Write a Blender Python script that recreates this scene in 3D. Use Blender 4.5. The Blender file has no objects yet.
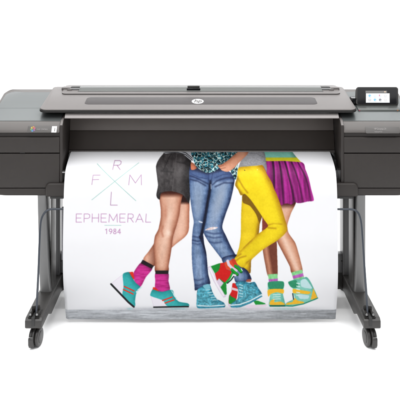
import bpy, bmesh, math, random
import numpy as np
from mathutils import Vector, Matrix

random.seed(7)
rng = np.random.default_rng(11)
S = bpy.context.scene
COL = S.collection

# ------------------------------------------------------------------ camera
F, D, HC, HOR = 814.0, 3.6, 1.53, -25.0      # focal length in photo pixels, distance, eye height, horizon row
cam_d = bpy.data.cameras.new("camera")
cam = bpy.data.objects.new("camera", cam_d)
COL.objects.link(cam)
cam.location = (0, -D, HC)
cam.rotation_euler = (math.radians(90), 0, 0)
cam_d.sensor_width = 36
cam_d.lens = 36 * F / 400
cam_d.shift_y = (HOR - 200) / 400
cam_d.clip_start, cam_d.clip_end = 0.05, 300
S.camera = cam

# ------------------------------------------------------------------ studio light
wld = bpy.data.worlds.new("World")
S.world = wld
wld.use_nodes = True
nt = wld.node_tree
nt.nodes.clear()
out = nt.nodes.new("ShaderNodeOutputWorld")
bg = nt.nodes.new("ShaderNodeBackground")
tc = nt.nodes.new("ShaderNodeTexCoord")
sp = nt.nodes.new("ShaderNodeSeparateXYZ")
rp = nt.nodes.new("ShaderNodeValToRGB")
nt.links.new(tc.outputs["Generated"], sp.inputs[0])
nt.links.new(sp.outputs["Z"], rp.inputs[0])
rp.color_ramp.elements[0].position = 0.0
rp.color_ramp.elements[0].color = (0.42, 0.43, 0.45, 1)
rp.color_ramp.elements[1].position = 0.9
rp.color_ramp.elements[1].color = (0.8, 0.8, 0.8, 1)
nt.links.new(rp.outputs[0], bg.inputs[0])
bg.inputs[1].default_value = 1.3
nt.links.new(bg.outputs[0], out.inputs[0])


def area(name, loc, target, sx, sy, power, col=(1, 1, 1)):
    d = bpy.data.lights.new(name, "AREA")
    d.shape = "RECTANGLE"
    d.size, d.size_y, d.energy, d.color = sx, sy, power, col
    o = bpy.data.objects.new(name, d)
    COL.objects.link(o)
    o.location = loc
    o.rotation_euler = (Vector(target) - Vector(loc)).to_track_quat("-Z", "Y").to_euler()
    return o


area("overhead_softbox", (0, -0.5, 4.2), (0, -0.3, 0), 7.0, 5.0, 450)
area("front_softbox", (-1.6, -5.0, 3.2), (0, 0, 0.5), 2.5, 2.0, 52)
area("backdrop_light", (0, 3.4, 4.6), (0, 6.2, 0.9), 9.0, 1.0, 450)

S.view_settings.view_transform = "Standard"
S.view_settings.look = "None"
S.view_settings.exposure = 0
S.view_settings.gamma = 1
S.render.engine = "CYCLES"
S.cycles.max_bounces = 6


# ------------------------------------------------------------------ helpers
def sc(Y):
    return F / (D + Y)


def WX(px, Y):
    return (px - 200) / sc(Y)


def WZ(py, Y):
    return HC - (py - HOR) / sc(Y)


def W(px, py, Y):
    return Vector((WX(px, Y), Y, WZ(py, Y)))


def lin(c):
    c = np.asarray(c, float) / 255.0
    return np.where(c <= 0.04045, c / 12.92, ((c + 0.055) / 1.055) ** 2.4)


def mat(name, col, rough=0.5, metal=0.0, var=0.0, vscale=30, bump=0.0, bscale=900, stretch=(1, 1, 1),
        spec=0.5, emit=None, coat=0.0, rvar=0.0):
    m = bpy.data.materials.new(name)
    m.use_nodes = True
    if name != "white_sweep":
        col = tuple(c * 0.76 for c in col)
    n, l = m.node_tree.nodes, m.node_tree.links
    b = n["Principled BSDF"]
    b.inputs["Base Color"].default_value = (*col, 1)
    b.inputs["Roughness"].default_value = rough
    b.inputs["Metallic"].default_value = metal
    b.inputs["Specular IOR Level"].default_value = spec
    b.inputs["Coat Weight"].default_value = coat
    b.inputs["Coat Roughness"].default_value = 0.08
    if emit:
        b.inputs["Emission Color"].default_value = (*emit[:3], 1)
        b.inputs["Emission Strength"].default_value = emit[3]
    if var or bump or rvar:
        t = n.new("ShaderNodeTexCoord")
        mp = n.new("ShaderNodeMapping")
        mp.inputs["Scale"].default_value = stretch
        l.new(t.outputs["Object"], mp.inputs[0])
    if var or rvar:
        nz = n.new("ShaderNodeTexNoise")
        nz.inputs["Scale"].default_value = vscale
        nz.inputs["Detail"].default_value = 5
        l.new(mp.outputs[0], nz.inputs["Vector"])
    if var:
        mx = n.new("ShaderNodeMix")
        mx.data_type = "RGBA"
        mx.inputs["A"].default_value = (*[c * (1 - var) for c in col], 1)
        mx.inputs["B"].default_value = (*[min(1, c * (1 + var)) for c in col], 1)
        l.new(nz.outputs["Fac"], mx.inputs["Factor"])
        l.new(mx.outputs["Result"], b.inputs["Base Color"])
    if rvar:
        mr = n.new("ShaderNodeMapRange")
        mr.inputs["To Min"].default_value = max(0.02, rough - rvar)
        mr.inputs["To Max"].default_value = rough + rvar
        l.new(nz.outputs["Fac"], mr.inputs["Value"])
        l.new(mr.outputs[0], b.inputs["Roughness"])
    if bump:
        n2 = n.new("ShaderNodeTexNoise")
        n2.inputs["Scale"].default_value = bscale
        n2.inputs["Detail"].default_value = 3
        l.new(mp.outputs[0], n2.inputs["Vector"])
        bp = n.new("ShaderNodeBump")
        bp.inputs["Strength"].default_value = bump
        bp.inputs["Distance"].default_value = 0.0006
        l.new(n2.outputs["Fac"], bp.inputs["Height"])
        l.new(bp.outputs[0], b.inputs["Normal"])
    return m


M = {}
M["dark"] = mat("dark_plastic", (0.0255, 0.0212, 0.0192), 0.52, 0, 0.10, 14, 0.35, 700, rvar=0.06, spec=0.28)
M["door"] = mat("door_plastic", (0.118, 0.101, 0.092), 0.5, 0, 0.08, 14, 0.3, 700)  # base colour raised to stand in for light missing under the lid
M["ledge"] = mat("ledge_plastic", (0.25, 0.23, 0.222), 0.4, 0, 0.05, 14, 0.2, 700)  # lighter than the lid's taupe, brightened in colour against the lid's shade
M["print_window"] = mat("print_window", (0.044, 0.036, 0.032), 0.5, 0, 0.10, 14, 0.2, 700, spec=0.15)
M["fascia"] = mat("fascia_plastic", (0.078, 0.069, 0.064), 0.42, 0, 0.06, 14, 0.25, 700, rvar=0.05)
M["taupe"] = mat("taupe_plastic", (0.104, 0.093, 0.089), 0.45, 0, 0.04, 9, 0.2, 800, rvar=0.05)
M["window"] = mat("smoked_window", (0.045, 0.040, 0.041), 0.55, 0, 0.03, 8, spec=0.25)
M["silver"] = mat("silver_metal", (0.128, 0.140, 0.140), 0.36, 0.55, 0.05, 60, 0.15, 240, (0.03, 1, 1), rvar=0.05)
M["drum"] = mat("drum_metal", (0.075, 0.081, 0.077), 0.35, 0.5, 0.06, 60, 0.1, 240, (0.03, 1, 1), rvar=0.05)
M["legm"] = mat("leg_metal", (0.150, 0.150, 0.150), 0.36, 0.4, 0.08, 40, 0.25, 900, rvar=0.06)
M["column"] = mat("column_metal", (0.11, 0.11, 0.112), 0.4, 0.3, 0.08, 40, 0.2, 900, (1, 1, 0.1), rvar=0.06)
M["foot"] = mat("foot_plastic", (0.020, 0.018, 0.0165), 0.5, 0, 0.12, 20, 0.35, 700, rvar=0.06)
M["black"] = mat("black_interior", (0.008, 0.008, 0.008), 0.6, 0, 0.1, 20)
M["gloss"] = mat("gloss_black", (0.004, 0.004, 0.005), 0.16, 0, 0.05, 20, spec=0.12)
M["bezel"] = mat("bezel_plastic", (0.010, 0.009, 0.008), 0.4, 0, 0.08, 20, 0.2, 800, spec=0.25)
M["rod"] = mat("rod_metal", (0.035, 0.042, 0.055), 0.28, 0.3, 0.1, 40)
M["chrome"] = mat("bright_metal", (0.30, 0.30, 0.30), 0.3, 0.9, 0.05, 40)
M["white"] = mat("white_mark", (0.75, 0.75, 0.76), 0.5, 0, 0.02, 40)
M["greytext"] = mat("grey_mark", (0.26, 0.245, 0.24), 0.5, 0, 0.02, 40)
M["badge"] = mat("badge_plastic", (0.042, 0.037, 0.034), 0.45, 0, 0.04, 40)
M["strap"] = mat("strap_fabric", (0.5, 0.5, 0.53), 0.8, 0, 0.3, 8, 0.3, 300, (1, 1, 30))
M["wheel"] = mat("wheel_rubber", (0.022, 0.020, 0.019), 0.4, 0, 0.1, 30, 0.2, 600)
M["floor"] = mat("white_sweep", (0.93, 0.93, 0.93), 0.9, 0, 0.01, 0.6, spec=0.0)
for nm, c in dict(red=(0.30, 0.04, 0.08), orange=(0.34, 0.13, 0.03), yellow=(0.34, 0.26, 0.03), green=(0.05, 0.2, 0.06),
                  blue=(0.03, 0.16, 0.32), purple=(0.16, 0.05, 0.2)).items():
    M[nm] = mat("mark_" + nm, c, 0.5, 0, 0.03, 40)


def scr(name, c, s=1.0):
    M[name] = mat("screen_" + name, (0.02, 0.02, 0.02), 0.2, 0, 0.02, 30, emit=(*c, s))


scr("s_white", (0.88, 0.91, 0.93), 0.95)
scr("s_bar", (0.05, 0.045, 0.04))
scr("s_blue", (0.10, 0.50, 0.80))
scr("s_pale", (0.60, 0.72, 0.80))
scr("s_mag", (0.62, 0.12, 0.32))
scr("s_grey", (0.42, 0.43, 0.45))
scr("s_dark", (0.11, 0.12, 0.16))
scr("s_lgrey", (0.60, 0.61, 0.62))
scr("s_orange", (0.75, 0.55, 0.35))


def obj(name, bm, mats, parent=None, smooth=40):
    me = bpy.data.meshes.new(name)
    bmesh.ops.recalc_face_normals(bm, faces=bm.faces)
    bm.to_mesh(me)
    bm.free()
    for m in (mats if isinstance(mats, (list, tuple)) else [mats]):
        me.materials.append(M[m])
    if smooth:
        me.shade_smooth()
        me.set_sharp_from_angle(angle=math.radians(smooth))
    o = bpy.data.objects.new(name, me)
    COL.objects.link(o)
    if parent:
        o.parent = parent
        o.matrix_parent_inverse = Matrix.Translation(parent_world(parent)).inverted()
    return o


def parent_world(p):
    v = Vector((0, 0, 0))
    while p:
        v += p.location
        p = p.parent
    return v if v.length else Vector((0, 0, 0))


def bevel(bm, w, seg=2, ang=30, faces=None):
    es = [e for e in bm.edges if len(e.link_faces) == 2 and e.calc_face_angle(0) > math.radians(ang)]
    if w > 0 and es:
        bmesh.ops.bevel(bm, geom=es, offset=w, segments=seg, profile=0.5, affect="EDGES", clamp_overlap=True)


def add(bm, other, mi=0):
    me = bpy.data.meshes.new("tmp")
    for f in other.faces:
        f.material_index = mi
    other.to_mesh(me)
    bm.from_mesh(me)
    bpy.data.meshes.remove(me)
    other.free()
    return bm


def box(x0, x1, y0, y1, z0, z1, bv=0.0, seg=2):
    bm = bmesh.new()
    bmesh.ops.create_cube(bm, size=1)
    for v in bm.verts:
        v.co = Vector(((x0 + x1) / 2 + v.co.x * (x1 - x0), (y0 + y1) / 2 + v.co.y * (y1 - y0), (z0 + z1) / 2 + v.co.z * (z1 - z0)))
    bevel(bm, bv, seg)
    return bm


def prism_x(prof, x0, x1, bv=0.0, seg=2, ang=30, cuts=0):
    """YZ outline swept along X."""
    bm = bmesh.new()
    a = [bm.verts.new((x0, y, z)) for y, z in prof]
    b = [bm.verts.new((x1, y, z)) for y, z in prof]
    n = len(prof)
    bm.faces.new(a)
    bm.faces.new(b[::-1])
    for i in range(n):
        j = (i + 1) % n
        bm.faces.new((a[i], b[i], b[j], a[j]))
    bmesh.ops.recalc_face_normals(bm, faces=bm.faces)
    bevel(bm, bv, seg, ang)
    return bm


def prism_z(outline, z0, z1, bv=0.0, seg=2, ang=30):
    """XY outline, z0 / z1 may be functions of (x, y)."""
    f0 = z0 if callable(z0) else (lambda x, y: z0)
    f1 = z1 if callable(z1) else (lambda x, y: z1)
    bm = bmesh.new()
    a = [bm.verts.new((x, y, f0(x, y))) for x, y in outline]
    b = [bm.verts.new((x, y, f1(x, y))) for x, y in outline]
    n = len(outline)
    bm.faces.new(a[::-1])
    bm.faces.new(b)
    for i in range(n):
        j = (i + 1) % n
        bm.faces.new((a[i], a[j], b[j], b[i]))
    bmesh.ops.recalc_face_normals(bm, faces=bm.faces)
    bevel(bm, bv, seg, ang)
    return bm


def rrect(x0, x1, y0, y1, r, n=8):
    """rounded rectangle; r is a radius or four radii (front-left, front-right, back-right, back-left)."""
    rs = r if isinstance(r, (tuple, list)) else (r,) * 4
    pts = []
    for (cx, cy, sx, sy, a0), q in zip(((x0, y0, 1, 1, 180), (x1, y0, -1, 1, 270), (x1, y1, -1, -1, 0), (x0, y1, 1, -1, 90)), rs):
        if q <= 0:
            pts.append((cx, cy))
            continue
        for k in range(n + 1):
            a = math.radians(a0 + 90 * k / n)
            pts.append((cx + sx * q + q * math.cos(a), cy + sy * q + q * math.sin(a)))
    return pts


def tube(path, r, seg=14, sub=8):
    """round bar along a smooth path."""
    P = [Vector(p) for p in path]
    pts = []
    for i in range(len(P) - 1):
        p0, p1, p2, p3 = P[max(i - 1, 0)], P[i], P[i + 1], P[min(i + 2, len(P) - 1)]
        for k in range(sub):
            t = k / sub
            pts.append(0.5 * ((2 * p1) + (p2 - p0) * t + (2 * p0 - 5 * p1 + 4 * p2 - p3) * t * t + (3 * p1 - p0 - 3 * p2 + p3) * t ** 3))
    pts.append(P[-1])
    bm = bmesh.new()
    rings = []
    up = Vector((0, 1, 0.01)).normalized()
    for i, p in enumerate(pts):
        t = (pts[min(i + 1, len(pts) - 1)] - pts[max(i - 1, 0)]).normalized()
        u = (up - t * up.dot(t)).normalized()
        w = t.cross(u)
        rings.append([bm.verts.new(p + r * (math.cos(2 * math.pi * k / seg) * u + math.sin(2 * math.pi * k / seg) * w)) for k in range(seg)])
    for a, b in zip(rings, rings[1:]):
        for k in range(seg):
            bm.faces.new((a[k], a[(k + 1) % seg], b[(k + 1) % seg], b[k]))
    bm.faces.new(rings[0][::-1])
    bm.faces.new(rings[-1])
    return bm


def cyl(p, axis, r, h, seg=32, bv=0.0, bseg=2):
    bm = bmesh.new()
    bmesh.ops.create_cone(bm, cap_ends=True, segments=seg, radius1=r, radius2=r, depth=h)
    bevel(bm, bv, bseg, 50)
    q = Vector((0, 0, 1)).rotation_difference(Vector(axis)).to_matrix().to_4x4()
    bmesh.ops.transform(bm, matrix=Matrix.Translation(Vector(p)) @ q, verts=bm.verts)
    return bm


def text_bm(txt, size, origin, ux, uy, depth=0.0004, shear=0.0, align="LEFT", weight=0.0):
    """letters as a flat mesh laid on the plane spanned by ux, uy."""
    cu = bpy.data.curves.new("tmp_text", "FONT")
    cu.body, cu.size, cu.shear, cu.align_x = txt, size, shear, align
    cu.extrude = depth
    cu.offset = weight
    o = bpy.data.objects.new("tmp_text", cu)
    me = bpy.data.meshes.new_from_object(o)
    bm = bmesh.new()
    bm.from_mesh(me)
    ux, uy = Vector(ux), Vector(uy)
    un = ux.normalized().cross(uy.normalized())
    for v in bm.verts:
        v.co = Vector(origin) + ux * v.co.x + uy * v.co.y + un * (v.co.z + depth)
    bpy.data.objects.remove(o)
    bpy.data.curves.remove(cu)
    bpy.data.meshes.remove(me)
    return bm


def empty(name, loc, label=None, cat=None, parent=None):
    o = bpy.data.objects.new(name, None)
    o.empty_display_size = 0.05
    COL.objects.link(o)
    o.location = loc
    if label:
        o["label"] = label
    if cat:
        o["category"] = cat
    if parent:
        o.parent = parent
    return o


# ------------------------------------------------------------------ setting
# white paper sweep: floor that curves up into the backdrop
sw = [(-9.0, 0.0), (4.6, 0.0)] + [(4.6 + 2.0 * math.sin(math.radians(a)), 2.0 - 2.0 * math.cos(math.radians(a))) for a in range(5, 91, 5)] + [(6.6, 4.5)]
sw = sw + [(y + (0.03 if z > 0.001 else 0.0), z - 0.03) for y, z in sw[::-1]]
fl = obj("backdrop", prism_x(sw, -9, 9), "floor", None, 60)
fl["kind"] = "structure"

# ------------------------------------------------------------------ printer
PR = empty("large_format_printer", (0, 0, 0), "wide dark grey printer on a wheeled stand with an open poster hanging out of it", "printer")


def top_z(Y):                       # slope of the silver covers
    return 0.878 + (Y - 0.032) * 0.2668


def housing(xi, xo, side):
    """side housing between inner edge xi and outer edge xo."""
    a, b = min(xi, xo), max(xi, xo)
    rl, rr = (0.035, 0) if side < 0 else (0, 0.035)
    h = obj("side_housing", prism_x([(0.02, 0.565), (0.02, 0.86), (0.036, 0.872), (0.36, top_z(0.36) - 0.006), (0.46, 0.93), (0.46, 0.565)],
                                    a + (0.02 if side < 0 else 0.0015), b - (0.02 if side > 0 else 0.0015), 0.004), "black", PR)
    # silver cover in two panels, convex towards the front
    def crowned(y0, y1, n=10):
        up = []
        for k in range(n + 1):
            Y = y0 + (y1 - y0) * k / n
            up.append((Y, top_z(Y) + 0.006 * math.sin(math.pi * min(1, max(0, (Y - 0.03) / 0.34))) + 0.001))
        return up
    def cover(y0, y1, rad, cut):
        bm = bmesh.new()
        n = 14
        ol = rrect(a, b, y0, y1, rad, 10)
        zt = lambda x, y: top_z(y) + 0.007 * math.sin(math.pi * min(1, max(0, (y - 0.03) / 0.34)))
        # strips across Y so the crown shows
        ys = [y0 + (y1 - y0) * k / n for k in range(n + 1)]
        rows = []
        r = max(rad)
        for Y in ys:
            xl, xr = a, b
            if r and Y > y1 - r:
                dd = r - math.sqrt(max(0, r * r - (Y - (y1 - r)) ** 2))
                if side < 0: xl += dd
                else: xr -= dd
            xs = [xl + (xr - xl) * q for q in ((0, 0.03, 0.08, 0.3, 0.7, 1) if side < 0 else (0, 0.3, 0.7, 0.92, 0.97, 1))]
            drop = (0.016, 0.004, 0, 0, 0, 0) if side < 0 else (0, 0, 0, 0, 0.004, 0.016)
            rows.append([bm.verts.new((x, Y, zt(x, Y) - q)) for x, q in zip(xs, drop)])
        bot = [[bm.verts.new((v.co.x, v.co.y, v.co.z - 0.02)) for v in (rows[0], )[0]], None]
        for p, q in zip(rows, rows[1:]):
            for k in range(5):
                bm.faces.new((p[k], p[k + 1], q[k + 1], q[k]))
        # skirt all round
        bl = [v for v in rows[0]] + [r_[-1] for r_ in rows[1:]] + rows[-1][-2::-1] + [r_[0] for r_ in rows[-2:0:-1]]
        for v in bot[0]:
            bm.verts.remove(v)
        low = [bm.verts.new(v.co - Vector((0, 0, 0.018))) for v in bl]
        for k in range(len(bl)):
            j = (k + 1) % len(bl)
            bm.faces.new((bl[k], low[k], low[j], bl[j]))
        return bm
    c = obj("silver_cover", cover(0.1525, 0.362, (0, 0, 0.045, 0), 0), "silver", h, 35)
    obj("cover_flap", cover(0.036, 0.151, (0, 0, 0, 0), 0), "silver", h, 35)
    # taupe rim round the back of the cover
    e = -0.003 if side < 0 else 0.003
    rim = prism_z(rrect(min(a, a + e), max(b, b + e), 0.2, 0.378, (0, 0, 0.0 if side < 0 else 0.05, 0.05 if side < 0 else 0.0), 10),
                  lambda x, y: top_z(y) - 0.05, lambda x, y: top_z(min(y, 0.372)) - 0.001 + 0.02 * max(0, min(1, (y - 0.355) / 0.02)) * 0.25, 0.002)
    obj("cover_rim", rim, "fascia", h)
    # front panels
    ox = 0.0
    def panel(nm, prof, m, bv=0.004, trim=0.0):
        return obj(nm, prism_x(prof, a + (trim if side < 0 else 0), b - (trim if side > 0 else 0), bv, 3), m, h)
    fas = panel("fascia", [(0.0, 0.832), (0.006, 0.846), (0.030, 0.876), (0.040, 0.878), (0.06, 0.878), (0.06, 0.832)], "fascia", 0.0025)
    panel("groove", [(0.012, 0.812), (0.012, 0.834), (0.05, 0.834), (0.05, 0.812)], "dark", 0.001, 0.004)
    dr = panel("ink_door", [(0.0, 0.7435), (0.002, 0.809), (0.006, 0.8125), (0.05, 0.8125), (0.05, 0.7435)], "dark", 0.003)
    lp = panel("lower_panel", [(0.001, 0.588), (0.001, 0.7395), (0.05, 0.7395), (0.05, 0.588)], "dark", 0.0025)
    # sill with a rounded outer bottom corner
    bm = bmesh.new()
    n = 10
    pr = []
    r = 0.095
    zt, zb = 0.5855, 0.5535
    xo_ = a if side < 0 else b
    pts = [(xi, zt), (xi, zb)]
    for k in range(n + 1):
        t = math.radians(90 * k / n)
        pts.append((xo_ - side * (r - r * math.sin(t)), zb + 0.032 * (1 - math.cos(t))))
    f = [bm.verts.new((x, 0.0015, z)) for x, z in pts]
    g = [bm.verts.new((x, 0.46, z)) for x, z in pts]
    bm.faces.new(f)
    bm.faces.new(g[::-1])
    for k in range(len(pts)):
        j = (k + 1) % len(pts)
        bm.faces.new((f[k], g[k], g[j], f[j]))
    bmesh.ops.recalc_face_normals(bm, faces=bm.faces)
    bevel(bm, 0.004, 3, 40)
    obj("bottom_sill", bm, "dark", h)
    # outer side skin
    xs = (a - 0.001, a + 0.021) if side < 0 else (b - 0.021, b + 0.001)
    obj("side_skin", prism_x([(0.05, 0.588), (0.05, 0.868), (0.2, top_z(0.2) - 0.03), (0.455, 0.93), (0.455, 0.588)], xs[0] + (0.003 if side < 0 else 0), xs[1] - (0.003 if side > 0 else 0), 0.004), "dark", h)
    # cheek facing the print opening
    x0, x1 = (xi, xi + 0.0130) if side < 0 else (xi - 0.0130, xi)
    ck = prism_x([(0.004, 0.605), (0.004, 0.862), (0.03, 0.880), (0.26, 0.915), (0.26, 0.715), (0.20, 0.712), (0.06, 0.63), (0.03, 0.605)], x0 + 0.0005, x1 + 0.0005, 0.0012, 2)
    chk = obj("inner_cheek", ck, "dark", h)
    cap = prism_x([(0.006, 0.8630), (0.031, 0.8808), (0.259, 0.9158), (0.259, 0.9172), (0.030, 0.8826), (0.0045, 0.8646)], x0 + 0.0015, x1 - 0.0005, 0.0005, 1)
    obj("cheek_cap", cap, "taupe", chk)
    return h, fas, dr


XL, XR = -0.622, 0.637
HL, fasL, drL = housing(XL, -0.945, -1)
HR, fasR, drR = housing(XR, 0.957, 1)


def fas_pt(px, py):                 # point on the sloping fascia
    z = WZ(py + 1.5, 0.015)
    y = 0.006 + (z - 0.846) * 0.8 - 0.0008
    return Vector((WX(px, 0.012), y, z))


FU = Vector((0, 0.624, 0.781))
FN = Vector((0, -0.781, 0.624))


def plate_on(pos, w, h, r, thick, m, nm, parent, ux=Vector((1, 0, 0)), uy=FU, un=FN):
    bm = prism_z(rrect(-w / 2, w / 2, -h / 2, h / 2, r, 6), 0, thick, thick * 0.3)
    for v in bm.verts:
        v.co = pos + ux * v.co.x + uy * v.co.y + un * v.co.z
    return obj(nm, bm, m, parent)


# labels on the left fascia
plate_on(fas_pt(41.5, 127.3), 27 / 225, 0.034, 0.004, 0.0008, "badge", "label_plate", fasL)
bm = bmesh.new()
p = fas_pt(33.2, 129.3) + FN * 0.001 + FU * 0.012
cols = ["red", "orange", "yellow", "green", "blue", "purple"]
for k in range(6):
    a0 = math.radians(60 * k + 20)
    q = cyl(p + Vector((math.cos(a0) * 0.0065, 0, 0)) + FU * (math.sin(a0) * 0.0085), FN, 0.0052, 0.0006, 14)
    add(bm, q, k)
obj("colour_wheel", bm, cols, fasL)
obj("label_text", text_bm("PIXEL CONTROL", 0.0088, fas_pt(37, 129.6) + FN * 0.001 + FU * 0.0085, (0.74, 0, 0), FU), "greytext", fasL, 0)
plate_on(fas_pt(54.5, 127.5), 5 / 225, 0.031, 0.001, 0.001, "white", "white_label", fasL)
bm = text_bm("1", 0.026, fas_pt(53.6, 130) + FN * 0.0012 + FU * 0.004, (1, 0, 0), FU)
obj("label_mark", bm, "badge", fasL, 0)
# model badge on the right fascia
plate_on(fas_pt(382, 128.0), 34 / 225, 0.034, 0.006, 0.0012, "badge", "model_badge", fasR)
obj("badge_text", text_bm("HP DesignJet Z9", 0.0125, fas_pt(374, 129) + FN * 0.0013 + FU * 0.006, (0.62, 0, 0), FU), "greytext", fasR, 0)
obj("badge_text", text_bm("PostScript Printer", 0.0075, fas_pt(374, 131.2) + FN * 0.0013 + FU * 0.006, (0.62, 0, 0), FU), "greytext", fasR, 0)
# finger grip under the left ink door
obj("grip", box(WX(20, 0), WX(25, 0), -0.0006, 0.004, 0.7425, 0.7445), "black", drL)

# ---- centre panel
CXL, CXR = XL + 0.0142, XR - 0.0132
cp = obj("print_door", prism_x([(0.168, 0.722), (0.199, 0.806), (0.208, 0.862), (0.24, 0.866), (0.24, 0.722)], CXL, CXR, 0.002, 2, 8), "door", PR)
obj("door_ledge", prism_x([(0.040, 0.8885), (0.043, 0.8945), (0.062, 0.9085), (0.10, 0.9095), (0.262, 0.905), (0.262, 0.867), (0.205, 0.867), (0.06, 0.886)], CXL + 0.002, CXR - 0.002, 0.0015), "ledge", cp)
obj("door_lip", prism_x([(0.158, 0.708), (0.160, 0.7155), (0.166, 0.7205), (0.22, 0.7205), (0.22, 0.708)], CXL + 0.001, CXR - 0.001, 0.0015), "fascia", cp)
obj("door_window", prism_x([(0.1645, 0.7225), (0.1945, 0.8035), (0.198, 0.8050), (0.21, 0.8050), (0.21, 0.7225)], CXL + 0.001, CXR - 0.001, 0.001), "print_window", cp)
obj("rear_body", box(CXL, CXR, 0.27, 0.45, 0.60, 0.915, 0.006), "black", PR)
obj("platen", box(CXL + 0.002, CXR - 0.002, 0.10, 0.27, 0.640, 0.690, 0.004), "black", PR)
obj("paper_guide", box(XL + 0.0142, XL + 0.030, -0.012, 0.02, WZ(172.3, 0), WZ(171, 0), 0.0012), "chrome", PR)

# ---- lower bar behind the poster, rounded top corners
bx0, bx1 = WX(45.5, 0), WX(358, 0)
bm = bmesh.new()
zt, zb = WZ(183.2, -0.006), WZ(196.8, -0.006)
pts = [(bx0, zb)]
r = 0.022
for k in range(9):
    t = math.radians(90 * k / 8)
    pts.append((bx0 + r - r * math.cos(t), zt - r + r * math.sin(t)))
for k in range(9):
    t = math.radians(90 - 90 * k / 8)
    pts.append((bx1 - r + r * math.cos(t), zt - r + r * math.sin(t)))
pts.append((bx1, zb))
f = [bm.verts.new((x, -0.010, z)) for x, z in pts]
g = [bm.verts.new((x, 0.09, z)) for x, z in pts]
bm.faces.new(f); bm.faces.new(g[::-1])
for k in range(len(pts)):
    j = (k + 1) % len(pts)
    bm.faces.new((f[k], g[k], g[j], f[j]))
bmesh.ops.recalc_face_normals(bm, faces=bm.faces)
bevel(bm, 0.009, 4, 50)
lb = obj("lower_bar", bm, "dark", PR)
obj("bar_underside", box(WX(50, 0), WX(353, 0), 0.0, 0.42, 0.540, 0.5525, 0.002), "black", lb)

# ---- lid
def lid_z(Y):
    return 0.927 + (Y - 0.05) * 0.14


LX0, LX1 = -0.722, 0.704
lid = obj("top_lid", prism_z(rrect(LX0, LX1, 0.05, 0.42, (0.032, 0.032, 0.02, 0.02), 8), lambda x, y: lid_z(y) - 0.004, lambda x, y: lid_z(y), 0.0016, 3), "taupe", PR)
obj("lid_edge", prism_z(rrect(LX0 - 0.003, LX1 + 0.003, 0.0485, 0.418, (0.034, 0.034, 0.02, 0.02), 8), lambda x, y: lid_z(y) - 0.0145, lambda x, y: lid_z(y) - 0.0042, 0.002, 2), "bezel", lid)
wx0, wx1 = WX(84, 0.125), WX(318, 0.125)
win = obj("lid_window", prism_z(rrect(wx0, wx1, 0.126, 0.236, 0.022, 8), lambda x, y: lid_z(y) - 0.002, lambda x, y: lid_z(y) + 0.0010, 0.0005), "window", lid)
# round emblem on the lid
ec = Vector((WX(197.7, 0.165), 0.168, lid_z(0.168) + 0.0011))
LU = Vector((0, 1, 0.14)).normalized()
LN = Vector((0, -0.14, 1)).normalized()
bm = bmesh.new()
bmesh.ops.create_cone(bm, cap_ends=True, segments=40, radius1=1, radius2=1, depth=1)
for v in bm.verts:
    v.co = ec + Vector((v.co.x * 0.0275, 0, 0)) + LU * (v.co.y * 0.037) + LN * (v.co.z + 0.5) * 0.0008
obj("round_emblem", bm, "white", lid)
obj("emblem_letters", text_bm("hp", 0.058, ec + LN * 0.0009 - LU * 0.015, (0.62, 0, 0), LU, 0.0003, 0.22, "CENTER", 0.0018), "badge", lid, 0)

# rear frame with roll cover
fx0, fx1 = WX(61, 0.28), WX(341, 0.28)
rf = obj("rear_frame", prism_z(rrect(fx0, fx1, 0.284, 0.432, (0.022, 0.022, 0.015, 0.015), 8), lambda x, y: lid_z(y) + 0.0015, lambda x, y: lid_z(y) + 0.0045, 0.0012, 3), "taupe", PR)
obj("frame_gap", prism_z(rrect(fx0 + 0.001, fx1 - 0.001, 0.2825, 0.43, (0.022, 0.022, 0.015, 0.015), 8), lambda x, y: lid_z(y) - 0.003, lambda x, y: lid_z(y) + 0.0016, 0), "black", rf)
dx0, dx1 = WX(80, 0.37), WX(321, 0.37)
prof = [(0.322, 0.960), (0.323, 0.970), (0.330, 0.9735), (0.345, 0.979), (0.36, 0.9825), (0.38, 0.9850), (0.40, 0.985), (0.42, 0.982), (0.425, 0.965)]
rc = obj("roll_cover", prism_x(prof, dx0, dx1, 0.0015, 2), "drum", PR)
obj("cover_slot", prism_x([(0.3145, 0.955), (0.3145, 0.9688), (0.3225, 0.9705), (0.3225, 0.955)], dx0 - 0.004, dx1 + 0.004, 0.0005), "bezel", rc)
for sgn, x in ((-1, dx0), (1, dx1)):
    bm = box(min(x, x + sgn * 0.045), max(x, x + sgn * 0.045), 0.372, 0.415, 0.962, 0.984, 0.003)
    obj("spindle_hub", bm, "bezel", PR)
    bm = cyl((x + sgn * 0.022, 0.352, 0.974), (1, 0, 0), 0.0085, 0.05, 24, 0.002)
    obj("spindle_end", bm, "column", PR)
    bm = box(min(x + sgn * 0.045, x + sgn * 0.088), max(x + sgn * 0.045, x + sgn * 0.088), 0.355, 0.41, 0.966, 0.983, 0.004)
    add(bm, box(min(x + sgn * 0.035, x + sgn * 0.058), max(x + sgn * 0.035, x + sgn * 0.058), 0.335, 0.35, 0.966, 0.979, 0.003))
    obj("spindle_clip", bm, "taupe", PR)
# dark catch at the centre of the roll cover
hx0, hx1 = WX(186.8, 0.35), WX(200.3, 0.35)
hd = obj("cover_catch", box(hx0, hx1, 0.330, 0.346, 0.962, 0.9835, 0.002), "gloss", PR)
add_b = box(hx0 + 0.003, hx1 - 0.003, 0.352, 0.395, 0.97, 0.9905, 0.003)
obj("catch_tab", add_b, "bezel", hd)

# ---- touchscreen
ts = empty("touchscreen", (WX(377.2, 0.19), 0.17, 0.925), parent=PR)
TB, TT = W(377.2, 105.2, 0.165), W(377.2, 86.6, 0.212)
TU = (TT - TB).normalized()
TH = (TT - TB).length
TN = Vector((1, 0, 0)).cross(TU)
TW = 42.6 / sc(0.19)


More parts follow.
